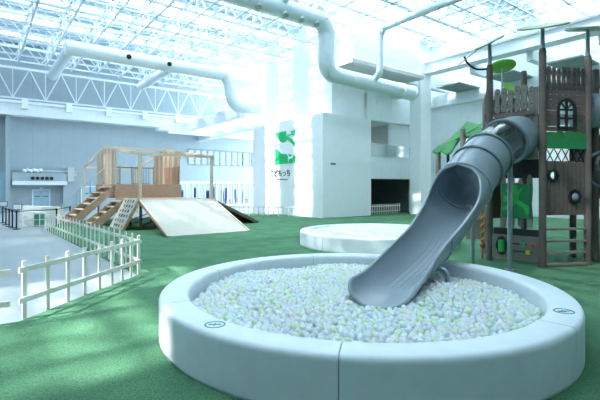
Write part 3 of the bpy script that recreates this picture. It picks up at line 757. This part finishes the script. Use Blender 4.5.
# remaining faces
for F, nm in ((F3, 'side'), (F4, 'rear'), (F5, 'rear'), (F6, 'side')):
    q = MB()
    if F is not F4:
        for i in range(9): a = .07+i*.096; F.slab(q, a, a+.088, 2.75 if nm == 'rear' else 1.2, 3.1)
        q.build('board_panel', 'tower', TT)
    pins(F, .07, .93, 7, 3.3 if F is not F4 else 3.5, 3.75 if F is not F4 else 3.95, .03)
q = MB(); F6.slab(q, .07, .93, 1.15, 1.22); q.build('beam', 'brown', TT)
q = MB()
F5.slab(q, .06, .94, .85, 1.7); q.build('board_panel', 'dkbrown', TT)  # dark sheet kept at the rear so shaded gaps between front pins read black
# yellow spiral toy at the left side
t = thing('spiral_toy', 'yellow and red spiral climbing toy at the left foot of the timber tower', 'toy', (4.02, 9.30, .02))
q = MB(); q.tube([(4.02+.035*math.cos(k*.7), 9.36+.035*math.sin(k*.7), .35+k*.018) for k in range(50)], .016, 6); q.build('coil', 'yellow', t)
q = MB(); q.tube([(4.02, 9.36, .02), (4.02, 9.36, 1.3)], .022, 10); q.build('pole', 'red', t)
q = MB(); q.sphere((4.02, 9.36, .32), .06, 12, 8); q.build('ball', 'red', t)
# structure joined on the right
t = thing('crawl_tunnel', 'grey tunnel and timber wall cut by the right edge of the picture', 'play tower', (6.6, 9.2, .02))
q = MB(); q.tube([(6.02, 9.05, 3.22), (7.4, 9.2, 3.22)], .37, 28); q.build('tunnel_tube', 'slide', t)
q = MB(); q.tube([(6.0, 9.05, 3.22), (6.06, 9.05, 3.22)], .41, 28); q.build('flange', 'slidedk', t)
q = MB()
for i in range(7): x = 6.36+i*.16; q.box((x, 9.0, 1.35), (x+.15, 9.04, 2.7), W)
q.build('board_panel', 'dkbrown', t)
q = MB(); q.sphere((6.42, 8.98, 1.98), .36, 24, 16, sc=(1, .6, 1)); q.build('clear_dome', 'bubble', t)
q = MB(); q.tube([(6.42+.37*math.cos(k*math.pi/18), 8.98, 1.98+.37*math.sin(k*math.pi/18)) for k in range(37)], .03, 8, cap=False); q.build('dome_frame', 'slidedk', t)
for x in (6.32, 7.35):
    q = MB(); q.tube([(x, 9.1, .02), (x, 9.1, 4.1)], .075, 12); q.build('post', 'tower', t)
for i in range(6):
    x = 6.05+i*.17; q = MB(); q.prism([(x, 9.0, 3.7), (x+.14, 9.0, 3.7), (x+.12, 9.0, 4.1-i*.01), (x+.02, 9.0, 4.1)], (0, .03, 0)); q.build('pin_slat', 'tower', t)
for z in (.3, .6, .9, 1.2):
    q = MB(); q.box((6.36, 8.98, z), (7.3, 9.02, z+.04), W); q.build('ladder_step', 'towerl', t)

# second play house behind: leaf canopy on timber poles
t = thing('leaf_canopy_playhouse', 'green leaf-shaped canopy on timber poles behind the slide', 'playhouse', (5.2, 14.2, .02))
ZL = 14.3
def lp(px_, py_, Z=ZL): return Vector(((px_-300)/425*Z, Z, 1.6+(187-py_)/425*Z))
q = MB()
top = [(432.5, 151), (438, 146), (447, 141), (454, 134), (462, 126), (467, 121.5), (472, 122.5), (477, 124), (482, 123)]
bot = [(481, 133), (474, 137), (470, 133), (465, 140), (460, 139), (455, 146), (451, 152.5), (446, 153.5), (441, 150.5), (438, 153)]
outl = [lp(p[0], p[1], Z=ZL+(138-p[1])/16*.6) for p in top+bot]
ctr = sum(outl, Vector())/len(outl)+Vector((0, 0, .05))
n = len(outl); q.add(outl+[ctr]+[p+Vector((0, .0, -.05)) for p in outl]+[ctr+Vector((0, 0, -.05))],
      [(i, (i+1) % n, n) for i in range(n)]+[(n+1+(i+1) % n, n+1+i, 2*n+1) for i in range(n)]+[(i, n+1+i, n+1+(i+1) % n, (i+1) % n) for i in range(n)])
lf = q.build('leaf_canopy', 'leafd', t)
q = MB(); q.tube([lp(436, 150, ZL-.25), lp(478, 127, ZL+.05)], .02, 6); q.build('leaf_vein', 'dgreen', lf)
for (x, y, z_) in ((463, 129, ZL-.6), (438, 152, ZL-.2), (448, 150, ZL+.2), (480, 128, ZL+.6)):
    p = lp(x, y, z_); q = MB(); q.tube([Vector((p.x, p.y, .02)), p], .085 if x != 448 else .05, 10); q.build('post', 'towerl' if x != 448 else 'black', t)
q = MB(); a = lp(440, 180); b = lp(456, 180); q.box((a.x, a.y-.02, 1.35), (b.x, a.y+.02, 2.1), W); q.build('notice_panel', 'white', t)
q = MB()
for i in range(5): q.box((5.05+i*.1, 12.9, .02), (5.14+i*.1, 12.95, .62), W)
q.build('low_board_panel', 'towerl', t)
q = MB(); q.sphere((5.3, 12.85, .74), .09, 12, 8); q.build('handle_ball', 'green', t)
# small leaf discs rising behind the tower
t = thing('leaf_disc_post', 'round light green disc on a timber post behind the tower balustrade', 'play post', (5.55, 11.6, .02))
q = MB(); q.tube([(5.52, 11.6, .02), (5.52, 11.6, 3.9)], .07, 12); q.build('post', 'towerl', t)
q = MB(); q.tube([(5.52, 11.6, 3.9), (5.52, 11.6, 4.85)], .03, 8); q.build('rod', 'galv', t)
q = MB(); q.disc((5.52, 11.6, 4.88), .345, (.02, .28, .95), .03, 32); q.build('leaf_disc', 'leafg', t)
q = MB(); q.disc((5.78, 11.7, 4.32), .22, (.3, -.7, .5), .03, 28); q.build('leaf_disc', 'leafg', t)

# ================= WOODEN PLAYHOUSE WITH RAMPS =================
UP, VP_ = 4.75, 16.1           # left front corner of the lower deck
WD, D1, D2, H1, H2 = 2.95, 3.4, 7.2, 1.12, 1.72
PH = thing('wooden_playhouse', 'pale wooden playhouse frame with ramps, stairs and a climbing board', 'playhouse', B(UP+WD/2, VP_+2, .02))
def pl(u, v, z=0): return B(UP+u, VP_+v, z)
def pbox(name, a, b, m, par=PH):
    q = MB(); q.box(a, b, pl); return q.build(name, m, par)
def slant(name, pts, off, m, par=PH): q = MB(); q.prism(pts, off); return q.build(name, m, par)
# front ramp: board plus edge beams
slant('front_ramp', [pl(0, -2.98, .05), pl(WD, -2.98, .05), pl(WD, 0, H1), pl(0, 0, H1)], (0, 0, -.04), 'ply')
for u in (-.0, WD-.06):
    slant('ramp_beam', [pl(u, -2.98, .0), pl(u, -2.85, .0), pl(u, 0.02, H1-.14), pl(u, 0.02, H1+.015), pl(u, -2.98, .065)], B(.06, 0, 0), 'brown')
slant('ramp_edge_strip', [pl(-.02, -2.98, .055), pl(.05, -2.98, .055), pl(.05, 0, H1+.012), pl(-.02, 0, H1+.012)], (0, 0, .012), 'pine')
slant('ramp_edge_strip', [pl(WD-.05, -2.98, .055), pl(WD+.02, -2.98, .055), pl(WD+.02, 0, H1+.012), pl(WD-.05, 0, H1+.012)], (0, 0, .012), 'pine')
# side ramp to the right
slant('side_ramp', [pl(WD, .05, H1), pl(WD, 2.0, H1), pl(WD+2.2, 2.0, .04), pl(WD+2.2, .05, .04)], (0, 0, -.05), 'dkbrown')  # dark colour carries the shade on this ramp
slant('ramp_beam', [pl(WD, 0, H1-.12), pl(WD, 0, H1+.02), pl(WD+2.25, 0, .06), pl(WD+2.1, 0, .0)], B(0, .06, 0), 'dkbrown')
# lower and upper deck
pbox('lower_deck', (0, 0, H1-.08), (WD, D1, H1), 'brown')
pbox('upper_deck', (0, D1, H2-.06), (WD, D2, H2), 'brown')
q = MB()
for i in range(4): q.box((0, D1-.02, H1+.0+i*.15), (WD, D1+.02, H1+.145+i*.15), pl)
q.build('front_wall_planks', 'brown', PH)
q = MB()
for i in range(4): q.box((-.02, D1, H1+i*.15), (.02, D2, H1+.145+i*.15), pl)
q.build('side_wall_planks', 'brown', PH)
# under-structure posts and braces
for u in (.05, WD/2, WD-.1):
    for v in (.1, 1.5, D1-.05, D2-.1):
        pbox('joist_post', (u, v, .02), (u+.08, v+.08, H1-.08), 'dkbrown')
for v in (.3, 1.6, 2.6):
    slant('brace', [pl(.05, v, .1), pl(.13, v, .1), pl(WD-.1, v, H1-.1), pl(WD-.2, v, H1-.1)], B(0, .05, 0), 'dkbrown')
# frame: posts, eaves, ridge and gables
EV, RV = 2.83, 3.47; LB = 10.4; RM = 5.35
for u in (0, WD-.07):
    for v, z0, z1 in ((0, H1, EV), (LB, .02, EV-.12)):
        pbox('post', (u-.02, v, z0), (u+.09, v+.10, z1), 'pine')
for u in (0.0, WD-.08):
    q = MB(); q.bar(pl(u+.04, -.05, EV), pl(u+.04, RM, RV), .07, .12); q.build('rafter', 'pine', PH)
    q = MB(); q.bar(pl(u+.04, RM, RV), pl(u+.04, LB+.1, EV-.12), .07, .12); q.build('rafter', 'pine', PH)
q = MB(); q.bar(pl(-.05, .03, EV), pl(WD+.05, .03, EV), .08, .10); q.build('eaves_beam', 'pine', PH)
q = MB(); q.bar(pl(-.05, RM, RV), pl(WD+.05, RM, RV), .08, .10); q.build('ridge_beam', 'pine', PH)
q = MB(); q.bar(pl(-.05, LB, EV-.12), pl(WD+.05, LB, EV-.12), .08, .10); q.build('eaves_beam', 'pine', PH)
def zroof(v): return EV+(RV-EV)*(v/RM) if v < RM else RV+(EV-.12-RV)*((v-RM)/(LB-RM))
for u, vs0, vs1 in ((.02, D1+.1, 7.2), (WD-.06, D1+.1, 7.2)):
    q = MB(); nb = 11
    for i in range(nb):
        a = vs0+(vs1-vs0)*i/nb; b = a+(vs1-vs0)/nb-.035
        q.hexa([pl(u, a, H2), pl(u+.04, a, H2), pl(u+.04, b, H2), pl(u, b, H2), pl(u, a, zroof(a)-.05), pl(u+.04, a, zroof(a)-.05), pl(u+.04, b, zroof(b)-.05), pl(u, b, zroof(b)-.05)], i % 2)
    q.build('gable_boards', ['pine', 'pine2'], PH)
q = MB()
for i in range(7): q.box((WD-.13, D1+.1+i*.27, H2), (WD-.09, D1+.33+i*.27, H2+.85), pl)
q.build('half_wall', 'brown', PH)
# balustrade at the back and between posts
rl = MB(); rl.bar(pl(.1, D2, H2+.9), pl(WD, D2, H2+.9), .05, .05); rr_ = rl.build('balustrade', 'dkbrown', PH)
for u0_ in (.15, 1.75):
    q = MB()
    for i in range(12): q.bar(pl(u0_+i*.085, D2, H2), pl(u0_+i*.085, D2, H2+.9), .018, .018)
    q.bar(pl(u0_-.02, D2, H2+.06), pl(u0_+.96, D2, H2+.06), .03, .03)
    q.build('baluster_panel', 'dkbrown', rr_)
for u in (.12, 1.12, 1.72, WD-.1): pbox('balustrade_post', (u, D2-.03, H2), (u+.06, D2+.03, H2+1.0), 'brown')
# climbing board with dark grips
cb = slant('climbing_board', [pl(-.58, .05, .02), pl(-.58, 1.75, .02), pl(0, 1.75, H1+.02), pl(0, .05, H1+.02)], B(-.05, 0, 0.02), 'ply')
nrm = (pl(-H1, 0, .58)-pl(0, 0, 0)).normalized()
rnd = random.Random(3)
for i in range(6):
    for j in range(4):
        f = .1+.8*i/5; v = .2+1.35*(j+.5*(i % 2))/4; c = pl(-.58+.58*f, v, .02+H1*f)+nrm*.045
        q = MB(); q.disc(c, .045+.02*rnd.random(), nrm, .03, 10); q.build('hand_grip', 'dkbrown', cb)
slant('ramp_beam', [pl(-.62, -.02, .02), pl(-.50, -.02, .02), pl(.02, -.02, H1-.08), pl(0, -.02, H1+.05)], B(0, .07, 0), 'brown')
# stairs: one flight from each deck level
def flight(v0, v1, H, run, n, label):
    st = bpy.data.objects.new('staircase', None); COL.objects.link(st); st.parent = PH; st.location = pl(0, v0, 0)*K-PH.location
    for v in (v0, v1-.06):
        q = MB(); q.prism([pl(0, v, H-.02), pl(0, v, H-.30), pl(-run+.25, v, .02), pl(-run-.08, v, .02), pl(-run-.08, v, .16)], B(0, .06, 0)); q.build('stringer', 'brown', st)
    for i in range(n):
        f = (i+.5)/n; q = MB(); q.box((-run*f-.13, v0+.06, H*(1-f)-.02), (-run*f+.13, v1-.06, H*(1-f)+.02), pl); q.build('tread', 'pine', st)
    return st
flight(2.1, D1-.05, H1, 1.15, 5, '')
flight(D1+.1, 5.5, H2, 1.75, 7, '')
for v in (5.55,):
    q = MB(); q.tube([pl(0, v, H2+.75), pl(-1.75, v, .8), pl(-1.95, v, .75)], .022, 8)
    for f in (0, .33, .66, 1): q.tube([pl(-1.75*f, v, H2*(1-f)+.02), pl(-1.75*f, v, H2+.75-(H2-.05)*f)], .018, 8)
    q.build('handrail', 'galv', PH)

# ================= LEFT BACKGROUND =================
FV = VF
t = thing('ledge_shelf', 'pale projecting ledge with a window band on the far blue wall', 'ledge', B(3.3, FV, 1.75))
box1('ledge_slab', (1.7, FV-.7, 1.73), (4.7, FV, 1.98), 'white', t)
box1('ledge_upstand', (1.7, FV-.5, 1.98), (4.7, FV-.45, 2.50), 'wallb', t)
box1('pipe_rail', (2.9, FV-.5, 2.62), (5.3, FV-.46, 2.67), 'steel', t)
for i in range(5):
    u = 2.78+i*.26; mb = MB(); mb.disc(B(u, FV-.54, 2.16), .11, B(0, -1, 0), .04, 16)
    tag(mb.build('round_fitting', 'black'), 'black round fitting in the row on the pale wall ledge', 'fitting', 'black round fittings on the wall ledge')
mb = MB(); mb.box((4.75, FV-.5, 1.95), (5.15, FV-.1, 2.9)); mb.box((4.6, FV-.4, 2.3), (5.3, FV-.2, 2.5)); tag(mb.build('wall_equipment', 'greyw', bevel=.02), 'grey equipment box with brackets at the right end of the wall ledge', 'equipment')
mb = MB()
for i in range(6): mb.sphere(B(2.35+i*.17, FV-.35, 2.62+.06*(i % 2)), .14, 10, 6)
tag(mb.build('ornament', 'white'), 'cluster of white rounded shapes on top of the wall ledge', 'ornament')
# doors and recess
def door(name, u0, u1, h, m='door'):
    d = MB(); d.box((u0-.06, FV-.05, 0), (u0, FV, h+.06)); d.box((u1, FV-.05, 0), (u1+.06, FV, h+.06)); d.box((u0-.06, FV-.05, h), (u1+.06, FV, h+.06)); o = struct(d.build(name, 'white', origin=(0, 0, 0)))
    mid = (u0+u1)/2
    for a, b in ((u0, mid-.01), (mid+.01, u1)):
        l = box1('door_leaf', (a, FV-.04, .01), (b, FV-.005, h), m, o)
        box1('door_sign', ((a+b)/2-.14, FV-.05, h*.70), ((a+b)/2+.14, FV-.04, h*.74), 'ink', l)
door('door_1', 2.85, 3.75, 1.38)
door('door_2', 5.7, 6.6, 1.6)
mb = MB(); mb.box((1.9, FV-.03, 0), (2.05, FV, 1.73)); mb.box((4.5, FV-.5, 0), (4.7, FV, 1.73)); mb.box((1.35, FV-.6, 0), (1.6, FV, 6.06)); struct(mb.build('trim_10', 'wallb', origin=(0, 0, 0)))
mb = MB(); mb.box((3.2, FV-.09, 1.5), (3.4, FV-.02, 1.56)); tag(mb.build('door_light', 'plain'), 'small white light above the pale blue double door', 'lamp')
mb = MB(); mb.box((-.6, FV-.06, 0), (1.35, FV, 2.55)); struct(mb.build('trim_11', 'door', origin=(0, 0, 0)))

# stanchions
def stanchion(x, y, label, sign=False):
    Z = 680/(y-187.0); X = (x-300)/425*Z
    t = thing('belt_stanchion', label, 'stanchion', (X, Z, 0), 'black belt stanchions in the row at the far left' if label.startswith('black belt stanchion in the row') else None)
    q = MB(); q.tube([(X, Z, .0), (X, Z, .025)], .13, 20); q.build('base', 'black', t)
    q = MB(); q.tube([(X, Z, .025), (X, Z, .68)], .028, 10); q.build('pole', 'black', t)
    q = MB(); q.tube([(X, Z, .64), (X, Z, .72)], .042, 12); q.build('belt_head', 'black', t)
    if sign:
        q = MB(); q.box((X-.12, Z-.02, .74), (X+.22, Z, .96), W); sf = q.build('sign_frame', 'black', t)
        q = MB(); q.box((X-.10, Z-.025, .76), (X+.20, Z-.02, .94), W); q.build('sign_card', 'white', sf)
    return Vector((X, Z, .68))
gl = 'black belt stanchion in the row at the far left'
P_ = [stanchion(2.8, 223, 'leftmost black belt stanchion, carrying a small white sign', True), stanchion(6, 225, gl), stanchion(9.2, 226.6, gl), stanchion(12.4, 228, gl), stanchion(16.5, 229.4, 'nearest black belt stanchion, carrying a white framed sign', True),
      stanchion(56.5, 226.2, 'black belt stanchion behind the cream picket fence, near the glass box'), stanchion(70, 222.0, 'black belt stanchion farthest to the right, near the foot of the wooden stairs')]
for i in range(len(P_)-1):
    q = MB(); q.bar(P_[i], P_[i+1], .008, .035); tag(q.build('belt', 'black'), ['black belt strung left of the second stanchion at the far left', 'black belt between the second and third stanchions from the left', 'black belt between the third and fourth stanchions from the left', 'black belt ending at the nearest signed stanchion', 'long black belt stretched above the green glass box', 'black belt running on towards the wooden stairs'][i], 'belt')
# white framed box with green glass and counter
t = thing('display_case', 'white framed low case with green glass sides beyond the stanchions', 'case', (-10.7, 17.0, 0))
def gp(x, y, z=0): Z = 425*(1.6-z)/(y-187.0); return Vector(((x-300)/425*Z, Z, z))
a, b = gp(33.5, 227), gp(45.5, 226); d = (b-a); nn = Vector((-d.y, d.x, 0)).normalized()*.7
q = MB()
for p in (a, b, a+nn, b+nn, (a+b)/2): q.bar(p, p+Vector((0, 0, .52)), .035, .035)
for z in (.04, .28, .52):
    q.bar(a+Vector((0, 0, z)), b+Vector((0, 0, z)), .03, .03); q.bar(a+nn+Vector((0, 0, z)), b+nn+Vector((0, 0, z)), .03, .03); q.bar(a+Vector((0, 0, z)), a+nn+Vector((0, 0, z)), .03, .03); q.bar(b+Vector((0, 0, z)), b+nn+Vector((0, 0, z)), .03, .03)
q.build('case_frame', 'white', t)
q = MB(); q.prism([a, b, b+Vector((0, 0, .5)), a+Vector((0, 0, .5))], nn*.03); q.prism([b, b+nn, b+nn+Vector((0, 0, .5)), b+Vector((0, 0, .5))], d*.03); q.build('glass_side', 'ggreen', t)
q = MB(); e = Vector((0, 0, .54)); q.prism([a+e, b+e, b+nn+e, a+nn+e], (0, 0, .05)); q.build('counter_top', 'white', t)
q = MB(); q.box((0, 0, 0), (1, 1, 1), lambda x, y, z: gp(57, 222)*(1-x)+gp(20, 219.5)*x+Vector((0, y*.5, .05+z*.62))); tag(q.build('reception_counter', 'fence'), 'long pale counter standing behind the green glass case', 'counter')
fence('picket_fence', 'short cream picket barrier between the stanchions and the green glass case', (gp(20.5, 223), gp(29, 228.5)), [i/9.0 for i in range(10)], .5, (.42, .12), 1, .06)

# blue seats / panels seen through the ground-floor glazing
for i, u in enumerate((13.3, 14.4, 15.6, 16.1, 17.0, 17.4, 18.2, 19.1)):
    h = (1.35, 1.55, 1.3, 1.6, 1.3, 1.5, 1.4, 1.2)[i]
    t = thing('blue_chair', 'blue upright chair seen through the far ground-floor glazing', 'chair', B(u, VF+1.2, 0), 'blue chairs behind the far glazing')
    q = MB(); q.box((u-.14, VF+1.2, .5), (u+.14, VF+1.28, h)); q.build('backrest', 'blue', t)
    q = MB(); q.box((u-.16, VF+.8, .42), (u+.16, VF+1.28, .52)); q.build('seat', 'blue', t)
    for a in (-.13, .13):
        for c in (.84, 1.22): q = MB(); q.box((u+a-.02, VF+c-.02, 0), (u+a+.02, VF+c+.02, .42)); q.build('leg', 'ink', t)
mb = MB(); mb.box((11, VF+.3, -.1), (22, VF+4, 0)); struct(mb.build('floor', 'tile', origin=(0, 0, 0)))
